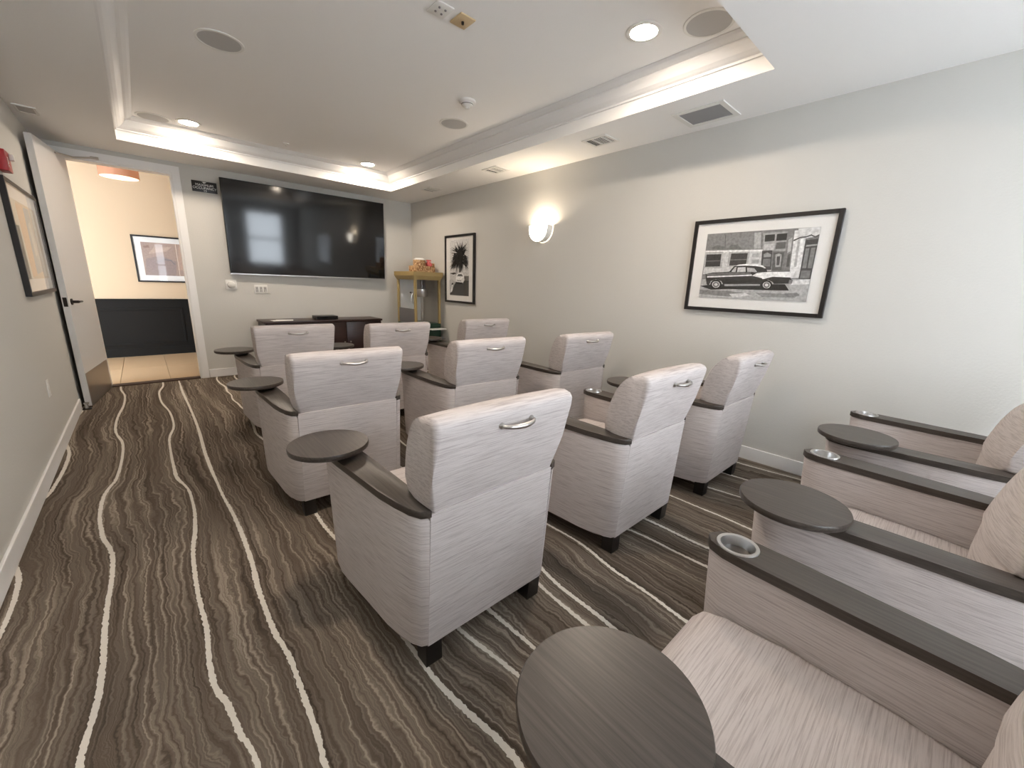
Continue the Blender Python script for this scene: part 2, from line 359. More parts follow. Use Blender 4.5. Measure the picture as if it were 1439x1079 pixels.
struct('trim_2', boxes((DX1 - 0.07, DX1, YB - 0.018, YB, 0, DH + 0.07), (DX2, DX2 + 0.07, YB - 0.018, YB, 0, DH + 0.07), (DX1, DX2, YB - 0.018, YB, DH, DH + 0.07),
       (DX1, DX1 + 0.018, YB, YB + 0.12, 0, DH), (DX2 - 0.018, DX2, YB, YB + 0.12, 0, DH), (DX1 + 0.018, DX2 - 0.018, YB, YB + 0.12, DH - 0.018, DH)), 'trim', 'white painted casing around the doorway', 'door casing')
struct('trim_3', box(DX1 + 0.018, DX2 - 0.018, YB - 0.015, YB + 0.10, 0.0, 0.012), 'threshold', 'dark threshold strip between carpet and hall tile', 'threshold')
# ---- the hall
hx0, hx1 = -1.6, 1.7
hf = struct('floor_hall', box(hx0, hx1, YB + 0.1, YH, -0.06, -0.006), 'grout', 'beige tiled hall floor beyond the doorway', 'floor')
xs = [-1.6, -1.22, -0.77, -0.33, 0.115, 0.56, 1.0, 1.45, 1.7]; ys = [YB + 0.10, 7.22, YH]
for i in range(len(xs) - 1):
    for j in range(2):
        obj('tile', box(xs[i] + 0.003, xs[i + 1] - 0.003, ys[j] + 0.003, ys[j + 1] - 0.003, -0.008, 0.002 + 0.0004 * ((i + j) % 2), bevel=0.002, seg=1), 'tile', hf, 0)
struct('wall_hall_far', box(hx0, hx1, YH, YH + 0.1, 0, HH + 0.1), 'hallwall', 'warm cream hall wall seen through the doorway', 'wall')
struct('wall_hall_left', box(hx0 - 0.1, hx0, YB + 0.12, YH, 0, HH + 0.1), 'hallwall', 'cream end wall of the hall', 'wall')
struct('wall_hall_right', box(hx1, hx1 + 0.1, YB + 0.12, YH, 0, HH + 0.1), 'hallwall', 'cream end wall of the hall beyond the television side', 'wall')
struct('ceiling_hall', box(hx0 - 0.1, hx1 + 0.1, YB + 0.12, YH + 0.1, HH, HH + 0.1), 'ceil', 'hall ceiling above the drum lamp', 'ceiling')
wn = struct('wainscot_hall', box(hx0, hx1, YH - 0.02, YH, 0, 0.85), 'charcoal', 'charcoal painted wainscot panelling along the hall wall', 'wainscot')
obj('cap_rail', box(hx0, hx1, YH - 0.04, YH - 0.02, 0.835, 0.86), 'charcoal', wn, 0)
obj('base_rail', box(hx0, hx1, YH - 0.035, YH - 0.02, 0, 0.12), 'charcoal', wn, 0)
for px0, px1 in ((-1.45, -0.75), (-0.62, 0.44), (0.58, 1.55)):
    obj('panel_moulding', boxes((px0, px1, YH - 0.036, YH - 0.02, 0.69, 0.72), (px0, px1, YH - 0.036, YH - 0.02, 0.17, 0.20), (px0, px0 + 0.03, YH - 0.036, YH - 0.02, 0.2, 0.69), (px1 - 0.03, px1, YH - 0.036, YH - 0.02, 0.2, 0.69), bevel=0.004), 'charcoal', wn, 0)
# ---- door leaf, swung open against the left wall
dl = bpy.data.objects.new('door_1', None); COL.objects.link(dl)
hinge = Vector((DX1 + 0.0, YB - 0.022, 0)); free = Vector((-0.517, 5.337, 0))
ang = math.atan2(free.y - hinge.y, free.x - hinge.x)
dl.location = hinge; dl.rotation_euler = (0, 0, ang)
tag(dl, 'white flush door standing open into the room with dark lever', 'door', None, 'structure')
LW = 0.822                                                # local: x along the leaf from hinge, +y = face seen from the room
obj('leaf', box(0.0, LW, -0.022, 0.022, 0.012, 2.31, bevel=0.002, seg=1), 'doorwhite', dl, 0)
obj('kick_plate', box(0.03, LW - 0.004, 0.022, 0.0245, 0.012, 0.32), 'kick', dl, 0)
obj('latch_plate', box(LW, LW + 0.002, -0.013, 0.013, 0.93, 1.01), 'bronze', dl, 0)
lv = obj('lever_handle', join(xf(lathe([(0, 0), (0.028, 0), (0.028, 0.008), (0.012, 0.012), (0.012, 0.05), (0, 0.05)], n=20), Matrix.Rotation(-PI / 2, 4, 'X')), tube([(0.0, 0.045, 0), (-0.05, 0.047, 0), (-0.115, 0.045, -0.002)], [0.011, 0.009, 0.008])), 'bronze', dl)
lv.location = (LW - 0.07, 0.022, 0.97)
obj('closer_arm', join(tube([(0.30, 0.03, 2.285), (0.10, 0.10, 2.30), (0.02, 0.24, 2.335)], 0.008), box(0.005, 0.035, 0.21, 0.27, 2.325, 2.345)), 'nickel', dl)
ds = thing('door_stop', 'small metal door stop on the carpet below the open door', 'door stop', (-0.535, 5.25, 0))
obj('base', box(-0.02, 0.04, -0.03, 0.03, 0, 0.012, bevel=0.003), 'bronze', ds)
obj('post', xf(lathe([(0, 0.012), (0.014, 0.012), (0.012, 0.045), (0.018, 0.05), (0.018, 0.065), (0, 0.068)], n=16), Matrix.Translation((0.01, 0, 0))), 'steel', ds)
hl = thing('ceiling_lamp', 'brown drum ceiling lamp glowing in the hall beyond the door', 'lamp', (-0.02, 7.25, HH))
obj('stem', xf(lathe([(0, 0), (0.06, 0), (0.06, -0.02), (0.012, -0.03), (0.012, -0.14), (0, -0.14)], n=20), Matrix()), 'bronze', hl)
obj('shade', lathe([(0.185, -0.335), (0.185, -0.13), (0.18, -0.13), (0.18, -0.335), (0.185, -0.335)], n=40), 'shade', hl)
obj('diffuser', lathe([(0, -0.342), (0.178, -0.336), (0.178, -0.32), (0, -0.32)], n=40), 'halllens', hl)

CAR=[
(.42,[(0.000,1.000),(0.537,0.984),(0.564,0.718),(0.002,0.740)]),
(.34,[(0.036,0.776),(0.121,0.823),(0.192,0.794),(0.191,0.744)]),
(.34,[(0.214,0.756),(0.257,0.817),(0.317,0.817),(0.370,0.746)]),
(.3,[(0.182,0.970),(0.189,0.969),(0.205,0.747),(0.198,0.747)]),
(.6,[(0.459,0.975),(0.519,0.976),(0.540,0.745),(0.478,0.745)]),
(.74,[(0.003,0.736),(0.558,0.727),(0.577,0.462),(0.010,0.370)]),
(.9,[(0.002,0.743),(0.558,0.730),(0.560,0.702),(0.002,0.709)]),
(.62,[(0.000,0.721),(0.190,0.718),(0.199,0.466),(0.003,0.464)]),
(.16,[(0.018,0.683),(0.174,0.682),(0.176,0.493),(0.022,0.489)]),
(.35,[(0.021,0.585),(0.178,0.587),(0.178,0.574),(0.021,0.571)]),
(.62,[(0.247,0.711),(0.445,0.706),(0.447,0.490),(0.249,0.484)]),
(.18,[(0.272,0.686),(0.429,0.686),(0.430,0.514),(0.268,0.503)]),
(.36,[(0.271,0.596),(0.431,0.598),(0.431,0.585),(0.271,0.583)]),
(.6,[(0.471,0.678),(0.538,0.679),(0.539,0.622),(0.472,0.621)]),
(.55,[(0.475,0.589),(0.542,0.590),(0.543,0.533),(0.476,0.531)]),
(.55,[(0.540,0.962),(0.748,0.966),(0.756,0.698),(0.560,0.709)]),
(.12,[(0.559,0.934),(0.643,0.936),(0.648,0.845),(0.564,0.839)]),
(.12,[(0.659,0.937),(0.746,0.940),(0.748,0.847),(0.663,0.843)]),
(.7,[(0.567,0.803),(0.658,0.806),(0.660,0.721),(0.570,0.722)]),
(.3,[(0.667,0.819),(0.749,0.821),(0.750,0.732),(0.670,0.729)]),
(.2,[(0.556,0.709),(0.645,0.713),(0.662,0.429),(0.571,0.453)]),
(.5,[(0.575,0.665),(0.605,0.686),(0.640,0.658),(0.641,0.618),(0.579,0.617)]),
(.38,[(0.579,0.594),(0.643,0.597),(0.649,0.487),(0.584,0.488)]),
(.28,[(0.659,0.681),(0.749,0.682),(0.753,0.430),(0.671,0.431)]),
(.6,[(0.678,0.651),(0.703,0.667),(0.732,0.649),(0.740,0.477),(0.696,0.474)]),
(.22,[(0.693,0.625),(0.722,0.627),(0.727,0.503),(0.704,0.500)]),
(.42,[(0.744,0.950),(0.803,0.957),(0.823,0.430),(0.772,0.430)]),
(.66,[(0.765,0.849),(0.792,0.879),(0.801,0.696),(0.775,0.664)]),
(.25,[(0.782,0.646),(0.805,0.662),(0.811,0.485),(0.787,0.476)]),
(.85,[(0.802,0.969),(0.898,0.975),(0.907,0.429),(0.823,0.430)]),
(.62,[(0.840,0.892),(0.859,0.893),(0.870,0.475),(0.850,0.475)]),
(.78,[(0.829,0.994),(1.000,1.000),(1.000,0.877),(0.835,0.843)]),
(.25,[(0.805,0.845),(0.855,0.882),(0.903,0.886),(0.938,0.907),(0.969,0.880),(0.999,0.901),(1.000,0.882),(0.970,0.861),(0.939,0.887),(0.900,0.867),(0.858,0.861),(0.811,0.825)]),
(.2,[(0.907,0.834),(1.000,0.845),(0.999,0.311),(0.906,0.309)]),
(.55,[(0.916,0.768),(1.000,0.778),(1.000,0.756),(0.914,0.745)]),
(.42,[(0.916,0.722),(0.944,0.725),(0.950,0.457),(0.919,0.458)]),
(.42,[(0.958,0.728),(0.991,0.731),(0.993,0.457),(0.961,0.457)]),
(.38,[(0.917,0.424),(0.989,0.427),(0.991,0.324),(0.916,0.323)]),
(.8,[(0.825,0.430),(0.907,0.429),(0.906,0.323),(0.831,0.322)]),
(.62,[(0.000,0.291),(0.999,0.311),(1.000,0.000),(0.000,0.000)]),
(.85,[(0.860,0.288),(0.997,0.304),(1.000,0.241),(0.857,0.228)]),
(.42,[(0.000,0.121),(0.299,0.115),(0.539,0.080),(0.307,0.029),(0.001,0.051)]),
(.45,[(0.560,0.100),(0.940,0.102),(0.906,0.049),(0.633,0.040)]),
(.78,[(0.315,0.068),(0.469,0.091),(0.518,0.061),(0.357,0.013)]),
(.4,[(0.819,0.105),(0.918,0.118),(0.943,0.077),(0.845,0.053)]),
(.1,[(0.000,0.181),(0.138,0.215),(0.805,0.235),(0.850,0.146),(0.623,0.143),(0.296,0.144),(0.120,0.126)]),
(.13,[(0.039,0.374),(0.109,0.396),(0.295,0.412),(0.498,0.405),(0.531,0.390),(0.838,0.404),(0.841,0.322),(0.856,0.297),(0.855,0.245),(0.711,0.236),(0.697,0.264),(0.656,0.293),(0.615,0.274),(0.595,0.202),(0.255,0.184),(0.216,0.266),(0.156,0.293),(0.108,0.263),(0.091,0.184),(0.066,0.213),(0.052,0.292)]),
(.34,[(0.045,0.374),(0.296,0.405),(0.496,0.397),(0.487,0.379),(0.061,0.347)]),
(.85,[(0.059,0.339),(0.501,0.370),(0.504,0.350),(0.063,0.317)]),
(.9,[(0.503,0.350),(0.543,0.387),(0.618,0.405),(0.845,0.411),(0.842,0.329),(0.689,0.338),(0.607,0.301),(0.594,0.319)]),
(.12,[(0.278,0.405),(0.318,0.491),(0.357,0.514),(0.427,0.522),(0.530,0.514),(0.587,0.495),(0.621,0.458),(0.637,0.405)]),
(.9,[(0.333,0.496),(0.363,0.517),(0.426,0.525),(0.529,0.518),(0.587,0.499),(0.619,0.461),(0.607,0.458),(0.578,0.478),(0.521,0.493),(0.429,0.500)]),
(.72,[(0.302,0.409),(0.330,0.479),(0.346,0.483),(0.344,0.405)]),
(.75,[(0.358,0.473),(0.431,0.478),(0.440,0.408),(0.358,0.405)]),
(.65,[(0.447,0.472),(0.513,0.462),(0.546,0.408),(0.456,0.405)]),
(.7,[(0.631,0.435),(0.669,0.436),(0.669,0.415),(0.633,0.413)]),
(.4,[(0.834,0.296),(0.864,0.297),(0.862,0.245),(0.834,0.248)]),
(.55,[(0.252,0.219),(0.592,0.229),(0.592,0.207),(0.257,0.188)]),
(.06,[(0.225,0.212),(0.222,0.179),(0.209,0.152),(0.186,0.136),(0.160,0.135),(0.135,0.149),(0.116,0.175),(0.107,0.208),(0.110,0.242),(0.124,0.269),(0.147,0.285),(0.173,0.285),(0.198,0.271),(0.216,0.245)]),
(.7,[(0.207,0.212),(0.205,0.188),(0.196,0.169),(0.180,0.159),(0.162,0.158),(0.145,0.168),(0.132,0.186),(0.125,0.209),(0.127,0.232),(0.137,0.251),(0.153,0.262),(0.171,0.262),(0.188,0.253),(0.201,0.234)]),
(.3,[(0.198,0.211),(0.197,0.193),(0.189,0.178),(0.177,0.170),(0.163,0.169),(0.150,0.177),(0.139,0.191),(0.134,0.209),(0.136,0.228),(0.144,0.242),(0.156,0.251),(0.170,0.251),(0.183,0.243),(0.194,0.229)]),
(.75,[(0.184,0.211),(0.184,0.201),(0.179,0.192),(0.173,0.188),(0.165,0.187),(0.157,0.192),(0.151,0.200),(0.149,0.210),(0.149,0.220),(0.154,0.228),(0.161,0.233),(0.168,0.233),(0.176,0.229),(0.182,0.221)]),
(.06,[(0.701,0.219),(0.699,0.189),(0.688,0.164),(0.669,0.149),(0.647,0.148),(0.626,0.161),(0.609,0.186),(0.601,0.216),(0.603,0.247),(0.614,0.272),(0.633,0.286),(0.655,0.287),(0.676,0.274),(0.693,0.250)]),
(.7,[(0.686,0.219),(0.684,0.198),(0.677,0.180),(0.664,0.170),(0.648,0.170),(0.633,0.179),(0.622,0.195),(0.616,0.217),(0.618,0.238),(0.626,0.256),(0.639,0.266),(0.654,0.266),(0.669,0.257),(0.680,0.240)]),
(.3,[(0.678,0.219),(0.677,0.202),(0.671,0.189),(0.661,0.181),(0.649,0.180),(0.637,0.187),(0.628,0.200),(0.624,0.217),(0.625,0.234),(0.631,0.247),(0.641,0.255),(0.653,0.255),(0.665,0.248),(0.674,0.235)]),
(.75,[(0.666,0.218),(0.666,0.209),(0.662,0.201),(0.657,0.197),(0.650,0.197),(0.643,0.201),(0.638,0.208),(0.636,0.217),(0.636,0.227),(0.640,0.234),(0.646,0.239),(0.652,0.239),(0.659,0.235),(0.664,0.228)])]

# ================================================================== THE TELEVISION WALL
tv = thing('television', 'large black flat screen television mounted on the wall above the cabinet', 'television', (1.82, YB - 0.085, 1.806))
tv.rotation_euler = (math.radians(3.0), 0, math.radians(-1.2))      # tipped forward a little
TW, TH = 0.985, 0.542
obj('housing', box(-TW, TW, -0.014, 0.014, -TH, TH, bevel=0.003), 'black', tv)
obj('screen', box(-TW + 0.008, TW - 0.008, -0.017, -0.0142, -TH + 0.016, TH - 0.008), 'screen', tv, 0)
obj('bottom_bezel', box(-TW, TW, -0.018, -0.0142, -TH, -TH + 0.014, bevel=0.001, seg=1), 'nickel', tv, 0)
obj('wall_bracket', boxes((-0.3, 0.3, 0.014, 0.05, -0.25, 0.2), (-0.32, -0.26, 0.014, 0.045, -0.3, 0.28), (0.26, 0.32, 0.014, 0.045, -0.3, 0.28)), 'black', tv, 0)
sg = thing('occupancy_sign', 'small black occupancy sign with white lettering beside the television', 'sign', (0.697, YB, 2.228))
obj('plate', box(-0.117, 0.117, -0.012, 0.0, -0.058, 0.058, bevel=0.003), 'black', sg)
for s, size, dz in (('MAXIMUM', 0.036, 0.016), ('OCCUPANCY', 0.036, -0.016), ('12', 0.032, -0.044)):
    b = xf(text_mesh(s, size), Matrix.Translation((0, -0.0125, dz)) @ Matrix(((1, 0, 0, 0), (0, 0, -1, 0), (0, 1, 0, 0), (0, 0, 0, 1))))
    obj('lettering', b, 'paper', sg, 0)
obj('emblem', xf(prism([(-0.022, 0.008), (-0.012, -0.004), (0, -0.010), (0.012, -0.004), (0.022, 0.008), (0.008, 0.004), (0, 0.010), (-0.008, 0.004)], 0, 0.0012), Matrix.Translation((0, -0.012, 0.046)) @ Matrix(((1, 0, 0, 0), (0, 0, -1, 0), (0, 1, 0, 0), (0, 0, 0, 1)))), 'paper', sg, 0)
sn = thing('wall_sensor', 'round white sensor on a square plate under the television', 'sensor', (0.833, YB, 1.137))
obj('plate', box(-0.058, 0.058, -0.008, 0, -0.058, 0.058, bevel=0.003), 'whiteplastic', sn)
obj('dome', xf(lathe([(0.042, 0), (0.042, 0.012), (0.036, 0.026), (0.022, 0.034), (0, 0.036)], n=28), Matrix.Translation((0, -0.008, 0)) @ Matrix.Rotation(PI / 2, 4, 'X')), 'whiteplastic', sn)
op = thing('outlet_plate', 'white three gang outlet plate under the television', 'outlet', (1.150, YB, 1.087))
obj('plate', box(-0.075, 0.075, -0.007, 0, -0.056, 0.056, bevel=0.003), 'whiteplastic', op)
for i in range(3):
    s = obj('socket', box(-0.062 + i * 0.046, -0.030 + i * 0.046, -0.010, -0.007, -0.033, 0.033, bevel=0.002), 'greygrille', op)
    obj('slot', boxes((-0.053 + i * 0.046, -0.050 + i * 0.046, -0.0104, -0.0098, 0.008, 0.022), (-0.042 + i * 0.046, -0.039 + i * 0.046, -0.0104, -0.0098, 0.008, 0.022)), 'black', s, 0)
obj('plug_cord', tube([(0.046, -0.012, -0.02), (0.05, -0.03, -0.035), (0.075, -0.03, -0.05), (0.10, -0.012, -0.055)], 0.005), 'whiteplastic', op)
# credenza
cb = thing('media_cabinet', 'long dark wood media cabinet below the television', 'cabinet', (1.815, 5.93, 0))
obj('carcass', boxes((-0.745, -0.72, -0.21, 0.20, 0.06, 0.68), (0.72, 0.745, -0.21, 0.20, 0.06, 0.68), (-0.72, 0.72, 0.18, 0.20, 0.06, 0.68), (-0.72, 0.72, -0.19, 0.18, 0.06, 0.09)), 'cabwood', cb, 0)
obj('top', box(-0.76, 0.76, -0.225, 0.205, 0.68, 0.707, bevel=0.003), 'cabwood', cb)
obj('plinth', box(-0.70, 0.70, -0.18, 0.18, 0.0, 0.06), 'foot', cb, 0)
for i in range(3):
    d = obj('door', box(-0.718 + i * 0.48, -0.243 + i * 0.48, -0.211, -0.192, 0.095, 0.675, bevel=0.002), 'cabwood', cb)
    obj('knob', xf(lathe([(0, 0), (0.006, 0), (0.006, 0.012), (0.012, 0.018), (0.010, 0.024), (0, 0.025)], n=14), Matrix.Translation((-0.28 + i * 0.48 if i != 2 else 0.28, -0.211, 0.40)) @ Matrix.Rotation(PI / 2, 4, 'X')), 'nickel', d)
mb = thing('cable_box', 'flat black cable box on the media cabinet', 'media box', (1.83, 5.88, 0.707))
obj('body', box(-0.14, 0.14, -0.10, 0.10, 0.004, 0.050, bevel=0.004), 'black', mb)
obj('front_panel', box(-0.135, 0.135, -0.103, -0.099, 0.010, 0.044), 'screen', mb, 0)
for sx in (-0.1, 0.1):
    for sy in (-0.065, 0.065): obj('foot', box(sx - 0.015, sx + 0.015, sy - 0.015, sy + 0.015, 0, 0.005), 'rubber', mb, 0)
pp = thing('paper_stack', 'loose white papers lying on the end of the media cabinet', 'papers', (1.27, 5.85, 0.707))
for i, (dx, dy, a) in enumerate(((0, 0, 0.1), (0.05, 0.01, -0.25))):
    obj('sheet', xf(box(-0.10, 0.10, -0.07, 0.07, i * 0.002, i * 0.002 + 0.0018), Matrix.Translation((dx, dy, 0)) @ Matrix.Rotation(a, 4, 'Z')), 'paper', pp, 0)

# popcorn cart, machine and the basket on top
px0, px1, py0, py1 = 2.85, 3.27, 5.22, 5.76
pc = thing('popcorn_cart', 'dark green popcorn cart with shelves in the corner', 'cart', ((px0 + px1) / 2, (py0 + py1) / 2, 0))
hw_, hd = (px1 - px0) / 2, (py1 - py0) / 2
obj('body', box(-hw_, hw_, -hd, hd, 0.22, 0.60, bevel=0.005), 'green', pc)
obj('lower_shelf', box(-hw_ + 0.02, hw_, -hd - 0.14, -hd, 0.43, 0.445, bevel=0.003), 'greymetal', pc)
obj('upper_shelf', box(-0.02, hw_ + 0.02, -hd - 0.13, -hd, 0.575, 0.59, bevel=0.003), 'whiteplastic', pc)
for sx in (-1, 1):
    wh = obj('wheel', xf(lathe([(0.03, -0.012), (0.16, -0.012), (0.165, 0), (0.16, 0.012), (0.03, 0.012), (0.03, -0.012)], n=28), Matrix.Translation((sx * (hw_ + 0.012), 0.1, 0.165)) @ Matrix.Rotation(PI / 2, 4, 'Y')), 'gold', pc)
    obj('leg', box(sx * 0.17 - 0.02, sx * 0.17 + 0.02, -hd + 0.02, -hd + 0.06, 0, 0.22), 'green', pc, 0)
pm = thing('popcorn_machine', 'gold and green popcorn machine with glass sides on the cart', 'popcorn machine', ((px0 + px1) / 2, (py0 + py1) / 2, 0.60))
obj('base', box(-hw_, hw_, -hd, hd, 0.0, 0.055, bevel=0.004), 'green', pm)
for sx in (-1, 1):
    for sy in (-1, 1): obj('post', box(sx * (hw_ - 0.016) - 0.016, sx * (hw_ - 0.016) + 0.016, sy * (hd - 0.016) - 0.016, sy * (hd - 0.016) + 0.016, 0.055, 0.70), 'gold', pm, 0)
b = bmesh.new(); lo = [b.verts.new((x, y, 0.68)) for x, y in ((-hw_, -hd), (hw_, -hd), (hw_, hd), (-hw_, hd))]; mi = [b.verts.new((x * 1.13, y * 1.10, 0.735)) for x, y in ((-hw_, -hd), (hw_, -hd), (hw_, hd), (-hw_, hd))]; hi = [b.verts.new((v.co.x, v.co.y, 0.79)) for v in mi]
for A, B in ((lo, mi), (mi, hi)):
    for i in range(4): b.faces.new((A[i], A[(i + 1) % 4], B[(i + 1) % 4], B[i]))
b.faces.new(list(reversed(lo))); b.faces.new(hi); bmesh.ops.recalc_face_normals(b, faces=b.faces)
obj('canopy', b, 'gold', pm, 0)
obj('front_glass', box(-hw_ + 0.032, hw_ - 0.032, -hd + 0.012, -hd + 0.016, 0.055, 0.68), 'glass', pm, 0)
obj('right_glass', box(hw_ - 0.016, hw_ - 0.012, -hd + 0.032, hd - 0.032, 0.055, 0.68), 'glass', pm, 0)
dr = obj('service_door', box(-hw_ + 0.010, -hw_ + 0.016, -hd + 0.034, hd - 0.034, 0.06, 0.27), 'greymetal', pm, 0)
dg = obj('upper_door', box(-hw_ + 0.010, -hw_ + 0.014, -hd + 0.034, hd - 0.034, 0.275, 0.675), 'glass', pm, 0)
obj('door_handle', tube([(-hw_ + 0.008, -hd + 0.06, 0.35), (-hw_ - 0.025, -hd + 0.06, 0.38), (-hw_ - 0.02, -hd + 0.06, 0.46), (-hw_ + 0.008, -hd + 0.06, 0.50)], 0.006), 'steel', dg)
obj('back_panel', box(-hw_ + 0.032, hw_ - 0.032, hd - 0.014, hd - 0.008, 0.055, 0.68), 'whiteplastic', pm, 0)
kt = obj('kettle', xf(lathe([(0, 0.43), (0.078, 0.435), (0.086, 0.45), (0.086, 0.545), (0.078, 0.555), (0, 0.56)], n=30), Matrix.Translation((0.05, 0.0, 0))), 'steel', pm)
obj('kettle_arm', tube([(0.05, 0.0, 0.555), (0.05, 0.0, 0.68)], 0.018), 'greymetal', kt, 40)
obj('motor_box', box(0.09, 0.13, 0.02, 0.07, 0.50, 0.68), 'greymetal', kt, 0)
obj('tilt_handle', tube([(-0.03, 0.0, 0.49), (-0.13, 0.0, 0.495)], 0.005), 'greymetal', kt)
obj('handle_ball', xf(lathe([(0, -0.012), (0.009, -0.008), (0.012, 0), (0.009, 0.008), (0, 0.012)], n=14), Matrix.Translation((-0.135, 0.0, 0.495))), 'black', kt)
obj('center_post', box(0.035, 0.065, -0.015, 0.015, 0.055, 0.43), 'steel', pm, 0)
bk = thing('wicker_basket', 'patterned wicker tray basket on top of the popcorn machine', 'basket', (3.10, 5.45, 1.39))
b = join(box(-0.15, 0.15, -0.10, 0.10, 0, 0.012), box(-0.155, 0.155, -0.105, -0.093, 0, 0.085), box(-0.155, 0.155, 0.093, 0.105, 0, 0.085), box(-0.155, -0.143, -0.093, 0.093, 0, 0.085), box(0.143, 0.155, -0.093, 0.093, 0, 0.13))
obj('tray', b, 'wicker', bk, 0)
tn = thing('round_tin', 'round woven tin with a white lid in the wicker basket', 'tin', (3.06, 5.45, 1.402))
obj('body', lathe([(0, 0), (0.085, 0), (0.09, 0.08), (0.088, 0.155), (0, 0.155)], n=30), 'wicker', tn)
obj('lid', lathe([(0, 0.155), (0.082, 0.155), (0.082, 0.168), (0.05, 0.183), (0, 0.186)], n=30), 'paper', tn)
bg = thing('snack_bag', 'crumpled pink snack bag tucked in the wicker basket', 'bag', (3.195, 5.42, 1.402))
b = bmesh.new(); bmesh.ops.create_icosphere(b, subdivisions=3, radius=0.05)
rr = random.Random(3)
for v in b.verts: v.co = Vector((v.co.x * 0.85, v.co.y * 1.2, v.co.z * 1.5 + 0.05)) * (1 + rr.uniform(-0.09, 0.09))
zmin = min(v.co.z for v in b.verts)
for v in b.verts: v.co.z -= zmin
obj('pouch', b, 'pink', bg, 0)
obj('crimped_seal', xf(box(-0.04, 0.04, -0.004, 0.004, 0, 0.02), Matrix.Translation((0, 0, 0.145))), 'pink', bg, 0)

# ================================================================== PICTURES
def layer_print(name, polys, wd, ht, m, parent, step=0.00012):
    """flat print: polygons (grey or rgb, uv list) stacked by a hair"""
    bm = bmesh.new(); cl = bm.loops.layers.float_color.new('col')
    for i, (g, uv) in enumerate(polys):
        c = (g ** 1.7,) * 3 if isinstance(g, (int, float)) else g
        f = bm.faces.new([bm.verts.new(((u - 0.5) * wd, -step * i, (v - 0.5) * ht)) for u, v in uv])
        f.normal_update()
        if f.normal.y > 0: f.normal_flip()
        for lp in f.loops: lp[cl] = (*c, 1)
    bmesh.ops.triangulate(bm, faces=bm.faces)
    me = bpy.data.meshes.new(name); bm.to_mesh(me); bm.free(); me.materials.append(M[m])
    o = bpy.data.objects.new(name, me); COL.objects.link(o); o.parent = parent
    return o
def picture(label, cat, loc, rotz, wd, ht, bw, dp, mat_in, polys, pm_, name='framed_picture', border=None):
    """local: faces -y, wall plane y=0. border = (left,right,bottom,top) fractions of the print inside the frame"""
    t = thing(name, label, cat, loc, rotz)
    w2, h2 = wd / 2, ht / 2
    obj('frame', boxes((-w2, -w2 + bw, -dp, 0, -h2, h2), (w2 - bw, w2, -dp, 0, -h2, h2), (-w2 + bw, w2 - bw, -dp, 0, -h2, -h2 + bw), (-w2 + bw, w2 - bw, -dp, 0, h2 - bw, h2), bevel=0.0015), 'frame', t, 0)
    obj('mat_board', box(-w2 + bw, w2 - bw, -dp * 0.5, -0.003, -h2 + bw, h2 - bw), 'mat', t, 0)
    l, r, bt, tp = border
    p = layer_print('print', polys, wd * (r - l), ht * (tp - bt), pm_, t)
    p.location = (((l + r) / 2 - 0.5) * wd, -dp * 0.5 - 0.0012, ((bt + tp) / 2 - 0.5) * ht)
    obj('glazing', box(-w2 + bw, w2 - bw, -dp * 0.5 - 0.0125, -dp * 0.5 - 0.0105, -h2 + bw, h2 - bw), 'glass', t, 0)
    return t
RW = -PI / 2                                            # facing -x (right wall); local +x runs towards -y
full = [(0, 0), (1, 0), (1, 1), (0, 1)]
picture('large black framed photograph of a vintage car on a street', 'picture', (XR, (1.552 + 0.623) / 2, (1.107 + 1.782) / 2), RW, 0.929, 0.675, 0.026, 0.03, None, [(0.4, full)] + CAR, 'print', border=(0.112, 0.885, 0.15, 0.853))
# palm tree photograph
rp = random.Random(5); palm = [(0.80, full)]
palm += [(0.72, [(0, 0.0), (1, 0.0), (1, 0.42), (0, 0.42)]), (0.20, [(0, 0), (1, 0), (1, 0.28), (0.72, 0.30), (0.35, 0.24), (0, 0.10)]), (0.35, [(0.75, 0.36), (1, 0.36), (1, 0.27), (0.78, 0.28)]), (0.08, [(0.0, 0.40), (0.25, 0.42), (0.35, 0.40), (0.2, 0.38)])]
for i in range(70):
    a = -PI * 0.12 + PI * 1.24 * rp.random() + (PI if False else 0); ln = 0.34 + 0.18 * rp.random()
    cx, cy = 0.56 + rp.uniform(-0.05, 0.05), 0.70 + rp.uniform(-0.08, 0.10)
    ex, ey = cx + math.cos(a) * ln * 1.15, cy + math.sin(a) * ln * 0.62 - 0.10 * abs(math.cos(a))
    wd_ = 0.03
    nx, ny = -math.sin(a) * wd_, math.cos(a) * wd_ * 0.5
    ex = min(0.99, max(0.01, ex)); ey = min(0.985, ey)
    palm.append((0.02 + 0.03 * rp.random(), [(cx - nx, cy - ny), (ex, ey), (cx + nx, cy + ny)]))
for i in range(40):
    cx = 0.56 + rp.uniform(-0.30, 0.30); cy = 0.66 + rp.uniform(-0.06, 0.12); ex = cx + (cx - 0.56) * 0.9 + rp.uniform(-0.05, 0.05); ey = cy - 0.12 - 0.16 * rp.random()
    ex = min(0.99, max(0.01, ex)); palm.append((0.02 + 0.04 * rp.random(), [(cx - 0.03, cy), (ex, ey), (cx + 0.03, cy)]))
